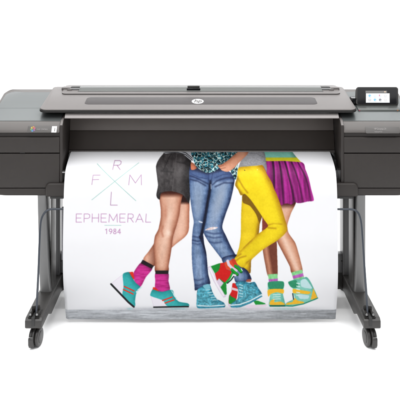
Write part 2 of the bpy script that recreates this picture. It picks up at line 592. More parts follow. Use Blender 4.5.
def on_screen(x0, x1, y0, y1, r, n0, n1, bv=0.0, seg=3):
    """slab in the tablet's own plane; x 0..1 from the left, y 0..1 from the bottom."""
    bm = prism_z(rrect((x0 - 0.5) * TW, (x1 - 0.5) * TW, y0 * TH, y1 * TH, r, 6), n0, n1, bv, seg)
    for v in bm.verts:
        v.co = TB + Vector((1, 0, 0)) * v.co.x + TU * v.co.y + TN * v.co.z
    return bm


obj("tablet_case", on_screen(0, 1, 0, 1, 0.013, -0.024, 0, 0.004), "bezel", ts)
obj("glass_front", on_screen(0.035, 0.965, 0.06, 0.94, 0.008, -0.001, 0.0008, 0.0003), "gloss", ts)
bm = on_screen(0.235, 0.79, 0.13, 0.63, 0.0006, 0, 0.0012)
for f in bm.faces:
    f.material_index = 0
add(bm, on_screen(0.225, 0.73, 0.645, 0.77, 0.0006, 0, 0.0012), 1)
add(bm, on_screen(0.665, 0.70, 0.68, 0.74, 0.001, 0.0012, 0.0016), 8)
icons = [2, 3, 4, 7, 5, 2, 6, 7]
for k, mi in enumerate(icons):
    cx = 0.325 + 0.122 * (k % 4)
    cy = 0.50 if k < 4 else 0.28
    if mi in (2, 6):
        add(bm, cyl(TB + Vector((1, 0, 0)) * ((cx - 0.5) * TW) + TU * (cy * TH) + TN * 0.0014, TN, 0.0062, 0.0006, 18), mi)
        add(bm, on_screen(cx + 0.005, cx + 0.036, cy - 0.07, cy - 0.01, 0.001, 0.0013, 0.0019), 3 if mi == 2 else 7)
    elif mi == 4:
        add(bm, on_screen(cx - 0.03, cx - 0.005, cy - 0.03, cy + 0.06, 0.001, 0.0012, 0.0018), 4)
        add(bm, on_screen(cx - 0.002, cx + 0.03, cy - 0.055, cy + 0.01, 0.001, 0.0012, 0.0018), 3)
    else:
        add(bm, on_screen(cx - 0.03, cx + 0.03, cy - 0.05, cy + 0.05, 0.002, 0.0012, 0.0016), mi)
        add(bm, on_screen(cx - 0.018, cx + 0.018, cy - 0.022, cy + 0.022, 0.001, 0.0016, 0.0020), 0)
    add(bm, on_screen(cx - 0.03, cx + 0.03, cy - 0.095, cy - 0.075, 0.0002, 0.0012, 0.0016), 7)
obj("display", bm, ["s_white", "s_bar", "s_blue", "s_pale", "s_mag", "s_grey", "s_dark", "s_lgrey", "s_orange"], ts)
tb = prism_x([(0.118, top_z(0.118) + 0.004), (0.122, top_z(0.122) + 0.0135), (0.172, top_z(0.172) + 0.013), (0.172, top_z(0.172) - 0.004)], WX(357, 0.15), WX(399.5, 0.15), 0.002)
obj("tablet_base", tb, "drum", ts)
obj("status_light", box(WX(358.4, 0.13), WX(359.8, 0.13), 0.1195, 0.124, top_z(0.12) + 0.008, top_z(0.12) + 0.0125), "red", ts)
obj("status_light", box(WX(396.6, 0.13), WX(397.8, 0.13), 0.1195, 0.124, top_z(0.12) + 0.008, top_z(0.12) + 0.0125), "orange", ts)
obj("hinge", box(WX(351.5, 0.2), WX(357, 0.2), 0.18, 0.25, top_z(0.2) + 0.003, top_z(0.2) + 0.034, 0.004), "gloss", ts)

# ---- stand: legs, columns, feet, casters, rods
def stand(side):
    xin, xout = (-0.660, -0.716) if side < 0 else (0.682, 0.732)
    a, b = min(xin, xout), max(xin, xout)
    cx = (a + b) / 2
    # leg: tapered shell with rounded front
    bm = bmesh.new()
    rows = []
    for k in range(13):
        t = k / 12
        z = 0.128 + t * 0.427
        if side < 0:
            l_, r_ = -0.708 - 0.013 * t ** 0.8, -0.654 - 0.024 * t ** 0.7
        else:
            l_, r_ = 0.678 + 0.012 * t ** 0.7, 0.732 + 0.002 * t
        ol = rrect(l_, r_, -0.006 + 0.006 * t, 0.105, (0.012, 0.012, 0.004, 0.004), 6)
        rows.append([bm.verts.new((x, y, z)) for x, y in ol])
    for p_, q_ in zip(rows, rows[1:]):
        n = len(p_)
        for k in range(n):
            bm.faces.new((p_[k], p_[(k + 1) % n], q_[(k + 1) % n], q_[k]))
    bm.faces.new(rows[0][::-1]); bm.faces.new(rows[-1])
    leg = obj("leg", bm, "legm", PR)
    obj("leg_dark_side", box(*( (b + 0.0005, b + 0.006) if side < 0 else (a - 0.006, a - 0.0005)), 0.004, 0.10, 0.13, 0.545, 0.002), "foot", leg)  # dark strip along the leg's inner side
    # rear column with grooves and screw holes
    a2, b2 = (WX(49, 0.2), WX(60, 0.2)) if side < 0 else (WX(343.0, 0.2), WX(353.8, 0.2))
    col = obj("rear_column", box(a2, b2, 0.20, 0.29, 0.12, 0.545, 0.004, 3), "column", PR)
    gx = (WX(53, 0.2), WX(58.7, 0.2)) if side < 0 else (WX(344.6, 0.2), WX(350.5, 0.2))
    main = gx[0] if side < 0 else gx[1]
    obj("column_groove", box(main - 0.0016, main + 0.0016, 0.1992, 0.202, 0.14, 0.54), "foot", col)
    o2 = gx[1] if side < 0 else gx[0]
    obj("column_groove", box(o2 - 0.0008, o2 + 0.0008, 0.1994, 0.202, 0.14, 0.54), "foot", col)
    for z in (0.52, 0.43, 0.375, 0.31, 0.25, 0.2):
        obj("screw_hole", cyl((main, 0.199, z), (0, 1, 0), 0.0026, 0.002, 12), "black", col)
    bm = box(a2 + 0.004, b2 - 0.004, 0.194, 0.204, 0.5, 0.53, 0.002)
    obj("column_bracket", bm, "foot", col)
    # foot beam
    x0, x1 = (-0.714, -0.645) if side < 0 else (WX(349.0, -0.015), WX(379.2, -0.28))
    if side > 0:
        x0, x1 = 0.668, 0.737
    fb = prism_x([(-0.285, 0.092), (-0.275, 0.0855), (-0.10, 0.0835), (-0.06, 0.056), (0.42, 0.056), (0.43, 0.066), (0.43, 0.122), (0.42, 0.130), (-0.268, 0.130), (-0.285, 0.120)], x0, x1, 0.004, 2)
    ft = obj("foot_beam", fb, "foot", PR)
    cxs = WX(35.3, -0.24) if side < 0 else WX(368.3, -0.24)
    bm = box(cxs - 0.020, cxs - 0.007, -0.272, -0.225, 0.128, 0.146, 0.003)
    add(bm, box(cxs + 0.007, cxs + 0.020, -0.272, -0.225, 0.128, 0.146, 0.003))
    add(bm, box(cxs - 0.018, cxs + 0.018, -0.232, -0.212, 0.128, 0.158, 0.004))
    add(bm, box(cxs - 0.024, cxs + 0.024, -0.276, -0.195, 0.1295, 0.1325, 0.001))
    obj("rod_clamp", bm, "bezel", ft)
    bm = box(cxs - 0.0065, cxs + 0.0065, -0.2875, -0.22, 0.1, 0.135, 0.001)
    obj("clamp_slot", bm, "black", ft)
    bm = cyl((cxs - 0.0135, -0.274, 0.142), (0, -1, 0.4), 0.0045, 0.005, 16, 0.001)
    add(bm, cyl((cxs + 0.0135, -0.274, 0.142), (0, -1, 0.4), 0.0045, 0.005, 16, 0.001))
    obj("clamp_screws", bm, "chrome", ft)
    # rod: from the slot up past the leg, bending in behind the poster
    if side < 0:
        path = [W(36.4, 314, -0.245), W(37.0, 300, -0.215), W(38.4, 272, -0.15), W(39.4, 245, -0.10), W(40.2, 228, -0.075), W(41.6, 218.5, -0.06), W(45.0, 212.4, -0.05), W(50.0, 209.4, -0.045), W(60, 209.0, -0.04), W(75, 209, -0.035)]
    else:
        path = [W(367.4, 314, -0.245), W(366.8, 300, -0.215), W(364.8, 272, -0.15), W(363.0, 245, -0.10), W(361.8, 228, -0.075), W(360.4, 218.5, -0.06), W(357.8, 212.6, -0.05), W(353.0, 209.6, -0.045), W(343, 209.2, -0.04), W(328, 209.2, -0.035)]
    obj("bin_rod", tube(path, 0.0046), "rod", PR)
    # casters, front and rear
    for y in (-0.235, 0.375):
        caster((x0 + x1) / 2 - side * 0.004, y, side * math.radians(9), side)


def caster(x, y, ang, side):
    root = empty("caster", (x, y, 0), parent=PR)
    R = Matrix.Translation((x, y, 0)) @ Matrix.Rotation(ang, 4, "Z")
    def put(nm, bm, m):
        if side > 0:
            bmesh.ops.transform(bm, matrix=Matrix.Scale(-1, 4, (1, 0, 0)), verts=bm.verts)
        bmesh.ops.transform(bm, matrix=R, verts=bm.verts)
        return obj(nm, bm, m, root)
    for sg in (-1, 1):
        bm = cyl((sg * 0.0122, -0.006, 0.0388), (1, 0, 0), 0.0387, 0.0155, 40, 0.006, 3)
        bm2 = cyl((sg * 0.0202, -0.006, 0.0388), (1, 0, 0), 0.024, 0.003, 32, 0.001)
        add(bm, bm2)
        put("wheel", bm, "wheel")
    # hood between the wheels
    pr = []
    for k in range(17):
        t = math.radians(-30 + 200 * k / 16)
        pr.append((-0.006 - 0.0435 * math.cos(t), 0.0395 + 0.0435 * math.sin(t)))
    hood = prism_x(pr, -0.0042, 0.0042, 0.002)
    put("hood", hood, "wheel")
    put("guard", prism_x([(-0.044, 0.006), (-0.052, 0.02), (-0.053, 0.044), (-0.049, 0.050), (-0.036, 0.052), (-0.03, 0.006)], -0.0180, 0.0040, 0.0035), "wheel")
    put("guard_shine", box(-0.0160, 0.002, -0.0505, -0.044, 0.0505, 0.0530, 0.0008), "chrome")  # bright strip standing in for the shine along the guard's top edge
    bm = cyl((0, 0.006, 0.081), (0, 0, 1), 0.012, 0.014, 24, 0.002)
    put("stem", bm, "foot")


stand(-1)
stand(1)
cb = obj("cross_beam", box(-0.70, 0.725, 0.225, 0.30, 0.052, 0.136, 0.005, 3), "foot", PR)
for s, px in ((-1, 62.3), (1, 340.6)):
    x = WX(px, 0.22)
    bm = box(x - 0.016, x + 0.016, 0.215, 0.26, 0.134, 0.222, 0.003)
    br = obj("beam_bracket", bm, "column", PR)
    obj("bracket_hole", cyl((x - s * -0.004, 0.2145, 0.19), (0, 1, 0), 0.0035, 0.003, 12), "black", br)
# collapsed catch-bin fabric edge behind the poster
bm = box(WX(62.0, 0.12), WX(66, 0.12), 0.11, 0.13, 0.23, WZ(207, 0.12), 0.002)
obj("bin_fabric", bm, "strap", PR)

# ------------------------------------------------------------------ poster print (colours of the ink on the sheet)
NX, NV = 770, 466
QX, QV = NX * 2, NV * 2
AX0, AX1, AY0, AY1 = 200.5 - 137.5, 200.5 + 137.5, 152.0, 319.4
sx_, sy_ = QX / (AX1 - AX0), QV / (AY1 - AY0)
gx = AX0 + (np.arange(QX) + 0.5) / sx_
gy = AY0 + (np.arange(QV) + 0.5) / sy_
GX, GY = np.meshgrid(gx, gy)
A = np.empty((QV, QX, 3))
A[:] = (249, 249, 251)


def blur(m, r, it=2):
    """box blur, r in photo pixels."""
    k = max(1, int(round(r * sx_)))
    for _ in range(it):
        for ax in (0, 1):
            p = np.pad(m, [(k + 1, k) if a == ax else (0, 0) for a in (0, 1)], mode="edge")
            c = np.cumsum(p, axis=ax)
            m = (np.take(c, range(2 * k + 1, c.shape[ax]), axis=ax) - np.take(c, range(0, c.shape[ax] - 2 * k - 1), axis=ax)) / (2 * k + 1)
    return m


def noise(cx, cy, seed=0):
    r = np.random.default_rng(seed)
    w, h = int((AX1 - AX0) / cx) + 3, int((AY1 - AY0) / cy) + 3
    g = r.random((h, w))
    fx, fy = (GX - AX0) / cx, (GY - AY0) / cy
    ix, iy = fx.astype(int), fy.astype(int)
    tx, ty = fx - ix, fy - iy
    tx, ty = tx * tx * (3 - 2 * tx), ty * ty * (3 - 2 * ty)
    return (g[iy, ix] * (1 - tx) + g[iy, ix + 1] * tx) * (1 - ty) + (g[iy + 1, ix] * (1 - tx) + g[iy + 1, ix + 1] * tx) * ty


def spline(pts, n=6):
    P = np.array(pts, float)
    N = len(P)
    o = []
    for i in range(N):
        p0, p1, p2, p3 = P[i - 1], P[i], P[(i + 1) % N], P[(i + 2) % N]
        for k in range(n):
            t = k / n
            tn = 0.6
            m1, m2 = tn * (p2 - p0) / 2 * 1.2, tn * (p3 - p1) / 2 * 1.2
            o.append((2 * t**3 - 3 * t**2 + 1) * p1 + (t**3 - 2 * t**2 + t) * m1 + (-2 * t**3 + 3 * t**2) * p2 + (t**3 - t**2) * m2)
    return np.array(o)


def mask(pts, smooth=True, soft=0.2):
    P = spline(pts) if smooth else np.array(pts, float)
    m = np.zeros((QV, QX))
    i0, i1 = max(0, int((P[:, 0].min() - 2 - AX0) * sx_)), min(QX, int((P[:, 0].max() + 2 - AX0) * sx_))
    j0, j1 = max(0, int((P[:, 1].min() - 2 - AY0) * sy_)), min(QV, int((P[:, 1].max() + 2 - AY0) * sy_))
    X, Y = GX[j0:j1, i0:i1], GY[j0:j1, i0:i1]
    ins = np.zeros(X.shape, bool)
    for (ax, ay), (bx, by) in zip(P, np.roll(P, -1, 0)):
        if ay == by:
            continue
        c = (ay > Y) != (by > Y)
        ins ^= c & (X < (bx - ax) * (Y - ay) / (by - ay) + ax)
    m[j0:j1, i0:i1] = ins
    return blur(m, soft, 2)


def stroke(pts, w):
    m = np.zeros((QV, QX))
    for (ax, ay), (bx, by) in zip(pts, pts[1:]):
        dx, dy = bx - ax, by - ay
        t = np.clip(((GX - ax) * dx + (GY - ay) * dy) / (dx * dx + dy * dy + 1e-9), 0, 1)
        d = np.hypot(GX - ax - t * dx, GY - ay - t * dy)
        m = np.maximum(m, np.clip((w / 2 - d) / 0.35 + 0.5, 0, 1))
    return m


def lay(m, col):
    """put ink colour (constant or field) where mask m is."""
    c = np.asarray(col, float)
    A[:] = A * (1 - m[..., None]) + c * m[..., None]


def form(m, col, r=4.0, light=(-0.6, -0.4), k=1.0, edge=0.35, lo=None, hi=None):
    """photographic modelling of a printed figure: rounded tone over mask m."""
    b = blur(m, r, 2)
    gyv, gxv = np.gradient(b)
    g = (gxv * -light[0] + gyv * -light[1]) * sx_ * r * -1.0
    t = np.clip(0.5 + g * k * 1.25 + (b - 0.78) * edge * 1.35, 0, 1)
    lo = np.asarray(lo if lo is not None else np.asarray(col) * 0.55, float)
    hi = np.asarray(hi if hi is not None else np.minimum(255, np.asarray(col) * 1.2 + 12), float)
    c = np.asarray(col, float)
    t = t[..., None]
    return np.where(t < 0.5, lo + (c - lo) * t * 2, c + (hi - c) * (t - 0.5) * 2)


def tint(m, col, a):
    lay(m * a, col)


# backdrop of the advert and the grey pavement strip
lay(np.clip((GY - 240) / 140, 0, 1) * 0.45, (232, 233, 238))
# --- writing
PINK, MINT = (194, 158, 190), (170, 210, 202)
for pts in ([(94.3, 164), (135.6, 200.8)], [(136.9, 163), (91.4, 200)]):
    lay(stroke(pts, 0.66) * 0.85, MINT)
G = {"R": [[(0, 1), (0.08, 0)], [(0.08, 0), (0.75, 0), (0.98, 0.12), (0.98, 0.38), (0.75, 0.52), (0.06, 0.52)], [(0.5, 0.52), (1, 1)]],
     "F": [[(0, 1), (0.1, 0), (1, 0)], [(0.06, 0.48), (0.85, 0.46)]],
     "M": [[(0, 1), (0.06, 0.02), (0.52, 0.82), (0.96, 0), (1, 1)]],
     "L": [[(0.1, 0), (0, 1), (1, 1)]],
     "E": [[(1, 0), (0, 0), (0, 1), (1, 1)], [(0, 0.5), (0.85, 0.5)]],
     "P": [[(0, 1), (0, 0), (0.7, 0), (1, 0.12), (1, 0.42), (0.7, 0.55), (0, 0.55)]],
     "H": [[(0, 0), (0, 1)], [(1, 0), (1, 1)], [(0, 0.5), (1, 0.5)]],
     "A": [[(0, 1), (0.5, 0), (1, 1)], [(0.2, 0.66), (0.8, 0.66)]],
     "1": [[(0.2, 0.2), (0.6, 0), (0.6, 1)]],
     "9": [[(0.95, 0.35), (0.7, 0.55), (0.25, 0.55), (0.02, 0.3), (0.25, 0.02), (0.7, 0.02), (0.97, 0.28), (0.9, 0.62), (0.4, 1)]],
     "8": [[(0.5, 0.46), (0.15, 0.3), (0.2, 0.05), (0.5, 0), (0.8, 0.05), (0.85, 0.3), (0.5, 0.46), (0.05, 0.7), (0.15, 0.95), (0.5, 1), (0.85, 0.95), (0.95, 0.7), (0.5, 0.46)]],
     "4": [[(0.75, 1), (0.75, 0), (0.02, 0.7), (1, 0.7)]]}


def glyph(ch, x0, y0, x1, y1, w, a, col=PINK):
    for s in G[ch]:
        lay(stroke([(x0 + (x1 - x0) * u, y0 + (y1 - y0) * v) for u, v in s], w) * a, col)


glyph("R", 111.1, 160.8, 118.7, 169.8, 0.8, 0.85)
glyph("F", 91.0, 175.3, 98.9, 184.8, 0.78, 0.85)
glyph("M", 128.2, 174.8, 141.0, 185.0, 0.78, 0.85)
glyph("L", 110.2, 192.2, 117.0, 205.2, 0.8, 0.85)
x = 76.0
for ch, w in zip("EPHEMERAL", (5.4, 5.6, 6.4, 5.4, 8.4, 5.4, 5.6, 7.4, 5.0)):
    glyph(ch, x, 214.0, x + w, 222.2, 0.75, 0.8, (200, 152, 194))
    x += w + 2.5
lay(stroke([(104.6, 225.4), (121, 225.4)], 0.6) * 0.8, MINT)
x = 104.8
for ch in "1984":
    glyph(ch, x, 229.0, x + 3.1, 233.8, 0.72, 0.9, (200, 152, 194))
    x += 4.25

SK_LO, SK, SK_HI = (128, 66, 46), (214, 160, 132), (250, 222, 204)
# soft contact shade photographed under the figures
for cx, w in ((146, 42), (171, 22), (211, 18), (247, 20), (293, 28)):
    tint(np.exp(-((GX - cx) / w) ** 2 - ((GY - 309) / 2.2) ** 2), (188, 190, 196), 0.55)

# --- first figure: black skirt, two legs, pink socks, teal wedges
leg2 = mask([(182, 190), (189, 202), (189.2, 215), (189, 228), (187.6, 233.5), (183.8, 238), (176, 244), (167, 252), (154, 266), (143.4, 259.5), (149, 251), (154, 243.5), (164, 226), (176, 205)])
lay(leg2, form(leg2, (226, 178, 154), 3.2, (0.3, -0.3), 0.8, 0.7, lo=(170, 98, 70), hi=(250, 222, 206)) + ((noise(3, 7, 101) - 0.5) * 12)[..., None])
tint(leg2 * np.clip((GX - 147) / 8, 0, 1) * (GY > 243) * (GX < 156), (120, 62, 44), 0.7)
leg1 = mask([(160, 190), (182.5, 190), (181.9, 197.5), (180.6, 204), (179.4, 214), (177, 224), (174.8, 231), (173, 237.5), (171.9, 246), (170.6, 255), (168.8, 265), (168, 272), (155.7, 272), (155, 262.5), (154, 252), (153.9, 244), (155, 236), (158.4, 229), (160.6, 217.5), (160.6, 209)])
sh = blur(leg1, 1.6) * leg2 * np.roll(blur(leg1, 1.4), int(2 * sx_), 1)
tint(sh * (1 - leg1), (150, 86, 66), 0.5)
lay(leg1, form(leg1, (212, 162, 138), 4.2, (0.1, -0.25), 0.9, 1.1, lo=(150, 86, 62), hi=(242, 208, 188)) + ((noise(3, 8, 102) - 0.5) * 16)[..., None])
tint(leg1 * np.exp(-((GX - (171 - (GY - 200) * 0.13)) / 3.0) ** 2) * np.clip((262 - GY) / 40, 0, 1) * np.clip((GY - 203) / 12, 0, 1), (252, 228, 212), 0.5)
tint(leg1 * np.exp(-((GX - 168.5) / 2.4) ** 2 - ((GY - 233) / 3.2) ** 2), (255, 240, 228), 0.6)
tint(leg1 * blur(stroke([(163, 226), (161.4, 231), (163, 236.5)], 1.6), 0.8), (176, 104, 78), 0.5)
tint(leg1 * np.exp(-((GX - 165.5) / 2.0) ** 2 - ((GY - 213) / 9) ** 2), (190, 118, 90), 0.35)
tint(leg1 * np.clip((198 - GY) / 5, 0, 1), (70, 26, 14), 0.92)
tint(leg2 * (1 - leg1) * np.clip((205 - GY) / 3.5, 0, 1), (46, 16, 10), 0.95)
skirt = mask([(164.5, 150), (161.2, 154), (158.2, 157.8), (156, 162), (155, 166), (155.3, 170), (156.2, 175), (157, 180), (157.6, 186), (156.2, 194.4), (157, 198), (159.6, 199.6), (160.4, 194), (164, 192), (171, 191.4), (177, 192.6), (182.5, 195), (186, 199), (188.9, 203.4), (190.2, 195), (190.4, 180), (190.8, 164), (189, 150)])
c = form(skirt, (66, 62, 63), 5, (0.45, -0.25), 0.9, lo=(24, 22, 24), hi=(122, 118, 118))
c = c + ((noise(2.2, 3.6, 5) - 0.5) * 26 + (noise(0.8, 0.9, 6) - 0.5) * 12)[..., None]
lay(skirt, c)
tint(skirt * np.exp(-((GX - 179) / 5) ** 2 - ((GY - 172) / 14) ** 2), (126, 122, 122), 0.55)
tint(skirt * stroke([(175.6, 153), (174.4, 170), (172, 191)], 0.6), (118, 114, 114), 0.55)
tint(skirt * stroke([(163, 170), (167.6, 158), (170, 154)], 0.6), (30, 28, 30), 0.6)
tint(skirt * blur(stroke([(160, 171), (173, 172.5)], 1.0), 0.5), (30, 28, 30), 0.6)
tint(skirt * blur(stroke([(176, 162), (184, 163.6), (189, 166)], 1.2), 0.6), (30, 28, 30), 0.5)
tint(skirt * blur(stroke([(158, 180), (165, 178), (172, 181)], 1.4), 0.7), (112, 108, 108), 0.35)
tint(skirt * stroke([(157.5, 194.5), (160, 191.4), (171, 190.2), (183, 193.8)], 0.5), (120, 116, 116), 0.35)
shirt = mask([(162.4, 150), (163.2, 153.8), (172, 152.8), (182, 154.4), (190, 160.5), (194.4, 160), (194, 150)])
lay(shirt, (206, 207, 212))
for d in (0.0, 1.9, 3.8):
    tint(shirt * stroke([(163, 152.4 + d - 2), (176, 152.6 + d - 2), (185, 155 + d - 2), (192, 160.4 + d - 2)], 0.8), (40, 40, 44), 0.85)
PK = (205, 52, 150)
sock1 = mask([(141.4, 262.5), (133.6, 273), (134.6, 281), (140.4, 286.6), (146, 277), (152.4, 268)])
lay(sock1, form(sock1, PK, 3, (0.3, -0.5), 0.8, hi=(226, 86, 176)) + ((noise(5, 1.3, 8) - 0.5) * 34)[..., None])
lay(mask([(142.8, 259.6), (154, 265.6), (152, 268.6), (140.8, 263)], False), (36, 24, 32))
lay(mask([(128.6, 272), (133.2, 271.8), (134.6, 278.4), (133, 280)], False), (226, 62, 40))
TL = (62, 184, 184)
wedge1 = mask([(122.6, 274.6), (111.2, 283.6), (122.6, 296), (125, 284)], False)
lay(wedge1, (244, 240, 247))
lay(stroke([(122.6, 274.6), (111.2, 283.6)], 0.35) * 0.5, (220, 190, 220))
shoe1 = mask([(123, 274.2), (128.8, 272), (131.4, 276), (135.6, 282.4), (140.6, 287), (138, 290.5), (136, 294), (134.8, 301), (135, 305), (133.2, 306.4), (128, 301.5), (122.4, 295), (123.6, 286)])
lay(shoe1, form(shoe1, TL, 3, (0.3, -0.5), 0.8, lo=(30, 142, 142), hi=(104, 206, 206)))
for a_, b_ in (((124.4, 286.4), (134, 290.8)), ((123.5, 289.5), (133, 293.9))):
    lay(stroke([a_, b_], 1.3), (228, 74, 52))
lay(stroke([(136.4, 292), (138.4, 289.6), (141.4, 287)], 1.4) * (0.5 + 0.5 * (noise(0.8, 0.8, 9) > 0.5)), (222, 240, 242))
lay(stroke([(111.2, 284), (122, 295.6), (128, 302), (133.4, 306.6)], 1.9), (40, 42, 46))
sock2 = mask([(155.7, 273), (155.4, 281), (155.0, 288), (159, 291.6), (165, 292), (170, 289.4), (168.6, 281), (168.2, 273)])
lay(sock2, form(sock2, PK, 3, (0.3, -0.1), 0.8, hi=(222, 80, 172)) + ((noise(5, 1.2, 10) - 0.5) * 36)[..., None])
lay(mask([(155.4, 270.3), (168.6, 270.3), (168.4, 273.8), (155.6, 273.8)], False), (36, 24, 30))
lay(mask([(153.2, 286.8), (155.4, 287.2), (159.4, 290.8), (158, 292.4), (152.4, 290)], False), (226, 62, 40))
wedge2 = mask([(150.6, 295), (153.6, 306.4), (169, 306.4), (163.6, 299.6)], False)
lay(wedge2, (244, 240, 247))
lay(stroke([(150.8, 296), (153.4, 306)], 0.35) * 0.5, (220, 190, 220))
shoe2 = mask([(152.8, 289.2), (150.6, 293), (151, 295.8), (162.5, 300), (168, 306.2), (188.2, 306), (187.6, 303.2), (179, 301.6), (175, 297), (173, 290.6), (170, 289.8), (163, 291.4), (158, 290.8)])
lay(shoe2, form(shoe2, TL, 3, (0.3, -0.5), 0.8, lo=(30, 146, 148), hi=(104, 208, 208)))
for a_, b_ in (((162.5, 300.2), (172, 297.0)), ((165, 302.8), (173.8, 299.8))):
    lay(stroke([a_, b_], 1.3), (228, 74, 52))
lay(stroke([(171.6, 290.4), (173.6, 294), (176.6, 299)], 1.5) * (0.45 + 0.55 * (noise(0.9, 0.8, 12) > 0.5)), (224, 242, 244))
lay(stroke([(153.6, 306.8), (188.2, 306.5)], 1.5), (36, 40, 44))

# --- fourth figure legs (behind): purple skirt, mint top
legD = mask([(263.4, 205), (270, 205), (276, 235), (277, 255), (277.4, 267.5), (276.8, 276), (268, 276), (265, 263.8), (262.8, 251), (262, 240), (262.2, 228)])
lay(legD, form(legD, SK, 3, (-0.4, -0.2), 0.9, lo=(120, 64, 44), hi=(240, 196, 170)))
tint(legD * np.clip((GX - 264.5 - (GY - 240) * 0.16) / 3.5, 0, 1), (112, 54, 38), 0.8)
tint(legD * np.clip((236 - GY) / 8, 0, 1), (150, 70, 58), 0.8)
legC = mask([(272, 200), (296, 200), (291, 213.8), (287.4, 225), (288.6, 233), (295, 242.5), (297.8, 251), (300.2, 260), (302.2, 272), (291.6, 273), (289.5, 266), (282.6, 252.5), (276.4, 240), (272, 225)])
lay(legC, form(legC, SK, 4, (-0.25, -0.2), 0.9, 0.8, lo=(140, 80, 56), hi=SK_HI))
tint(legC * np.exp(-((GX - (283.6 + (GY - 238) * 0.42)) / 2.6) ** 2) * (GY > 232), (252, 226, 210), 0.6)
tint(legC * np.clip((209 - GY) / 5, 0, 1), (72, 26, 18), 0.85)
pskirt = mask([(266, 160), (304, 162), (307.5, 170), (310, 179), (312, 190), (314.2, 200.4), (308, 201.6), (302, 203), (298, 203.2), (295.4, 202.2), (291.4, 204.6), (288, 203.6), (285, 203.8), (281, 205.4), (276, 204), (268, 185)])
base = (0.98 + (noise(1.1, 26, 13) - 0.5) * 0.34 + (noise(3.2, 30, 14) - 0.5) * 0.30 - np.clip((164 - GY) / 5, 0, 1) * 0.12)
lay(pskirt, np.clip(base, 0.6, 1.3)[..., None] * np.array((168, 48, 142)))
for pts, w_, a_ in (([(275.4, 161), (275.0, 172), (274.4, 188)], 2.2, 0.9), ([(281.7, 161), (282.4, 174), (283.0, 188), (283.9, 205)], 1.7, 0.92),
                    ([(287.6, 161), (289.4, 174), (292, 187), (295.2, 204)], 1.7, 0.92), ([(294.2, 161), (296.2, 169), (299.6, 182), (303.5, 203)], 1.4, 0.75),
                    ([(300.6, 161.6), (303, 168), (307, 178), (309.6, 190), (311, 201)], 1.4, 0.7)):
    P_ = np.array(pts, float)
    d_ = blur(stroke(pts, w_), 0.35)
    fade = 1 - 0.45 * np.clip((GY - 172) / 34, 0, 1)
    tint(pskirt * d_ * fade, (58, 4, 50), a_)
    tint(pskirt * blur(stroke([(x_ + 1.9 + 0.02 * (y_ - 161), y_) for x_, y_ in pts], 1.2), 0.6), (206, 92, 182), 0.55)
    tint(pskirt * blur(stroke([(x_ - 2.6 - 0.02 * (y_ - 161), y_) for x_, y_ in pts], 1.4), 0.8), (132, 26, 112), 0.55)
lay(mask([(266, 157.2), (300.8, 157.2), (304.4, 162.4), (288, 161.2), (267, 161.4)], False), (206, 200, 50))
mint = mask([(264, 150), (297, 150), (299, 154), (301, 157.8), (266, 157.8)], False)
lay(mint, form(mint, (138, 198, 182), 3, (0.2, -0.4), 0.6) + ((noise(6, 2, 15) - 0.5) * 12)[..., None])
# socks and pastel wedge trainers
for m_, c_ in ((mask([(267.8, 274.2), (277.2, 273.6), (277.6, 279), (268.6, 279.6)], False), (150, 218, 156)),
               (mask([(268.4, 279), (277.6, 278.4), (277.8, 282.4), (269, 283)], False), (196, 116, 196)),
               (mask([(291.2, 272.4), (301.8, 269.6), (302.8, 273.2), (292.2, 276)], False), (150, 218, 156)),
               (mask([(292.2, 275.8), (302.8, 273), (303.6, 276.4), (293.2, 279)], False), (196, 112, 196)),
               (mask([(293.2, 278.8), (303.6, 276.2), (304.4, 280), (294.2, 283)], False), (150, 218, 156))):
    lay(m_, np.asarray(c_) + ((noise(1.4, 3, 16) - 0.5) * 30)[..., None])
shD = mask([(268.6, 282), (282.8, 281.6), (283.2, 288), (283, 294), (285.4, 303), (285.6, 306.2), (270, 306.2), (269.6, 300), (270.2, 294), (268, 292)])
lay(shD, form(shD, (134, 208, 192), 2, (0.3, -0.4), 0.7, lo=(80, 160, 142), hi=(196, 236, 228)) + ((noise(1.5, 1.5, 17) - 0.5) * 24)[..., None])
lay(mask([(268.2, 282), (283, 281.4), (283.2, 288.6), (276, 289.6), (269.4, 288.8)]), (58, 160, 122))
lay(mask([(268.2, 289.4), (283, 289), (283.2, 293.4), (277, 292), (271, 293.8), (268.4, 296.4)]), (250, 200, 58))
lay(mask([(270.8, 300.6), (275, 298.4), (274.6, 302), (281, 301.4), (285.2, 304.4), (270.6, 304.6)]), (248, 200, 60))
for y in (294.6, 296.8, 299):
    lay(stroke([(273.4, y), (280.4, y - 0.4)], 0.8), (220, 240, 236))
lay(stroke([(270.6, 305.6), (285.6, 305.6)], 1.5), (32, 120, 100))
shC = mask([(288.2, 282), (294.4, 279.4), (300, 279), (306.2, 276.8), (310, 281), (313.8, 288.4), (317.9, 298.2), (311, 301.4), (303.8, 304), (293, 306.3), (286, 306), (286.6, 302.8), (291, 300.4), (295, 298), (293.4, 293), (292.6, 288.2), (290, 286)])
lay(shC, form(shC, (138, 208, 192), 2.5, (0.3, -0.4), 0.6, lo=(92, 172, 156), hi=(190, 234, 224)))
lay(mask([(300.6, 280.6), (305.6, 279), (312, 287.8), (308, 288.2), (301.4, 286.4)]), (206, 234, 236))
lay(mask([(298.4, 294), (309, 295.4), (308, 298.6), (300, 298.4)]), (206, 234, 236))
lay(mask([(288.2, 281.8), (296, 280.2), (298, 286.4), (294, 288), (290.4, 286.4)]), (58, 160, 122))
lay(mask([(293, 288.8), (299, 289.6), (310.4, 291.6), (308.4, 294), (300, 293.2), (293.2, 292.8)]), (250, 202, 60))
lay(mask([(313.2, 288.2), (317.9, 298.2), (311, 299.6)], False), (246, 198, 64))
lay(mask([(295, 297.8), (298, 300.2), (303.8, 301.6), (303.4, 303), (287, 304.6), (288, 302.6), (292.6, 301.6)]), (248, 202, 62))
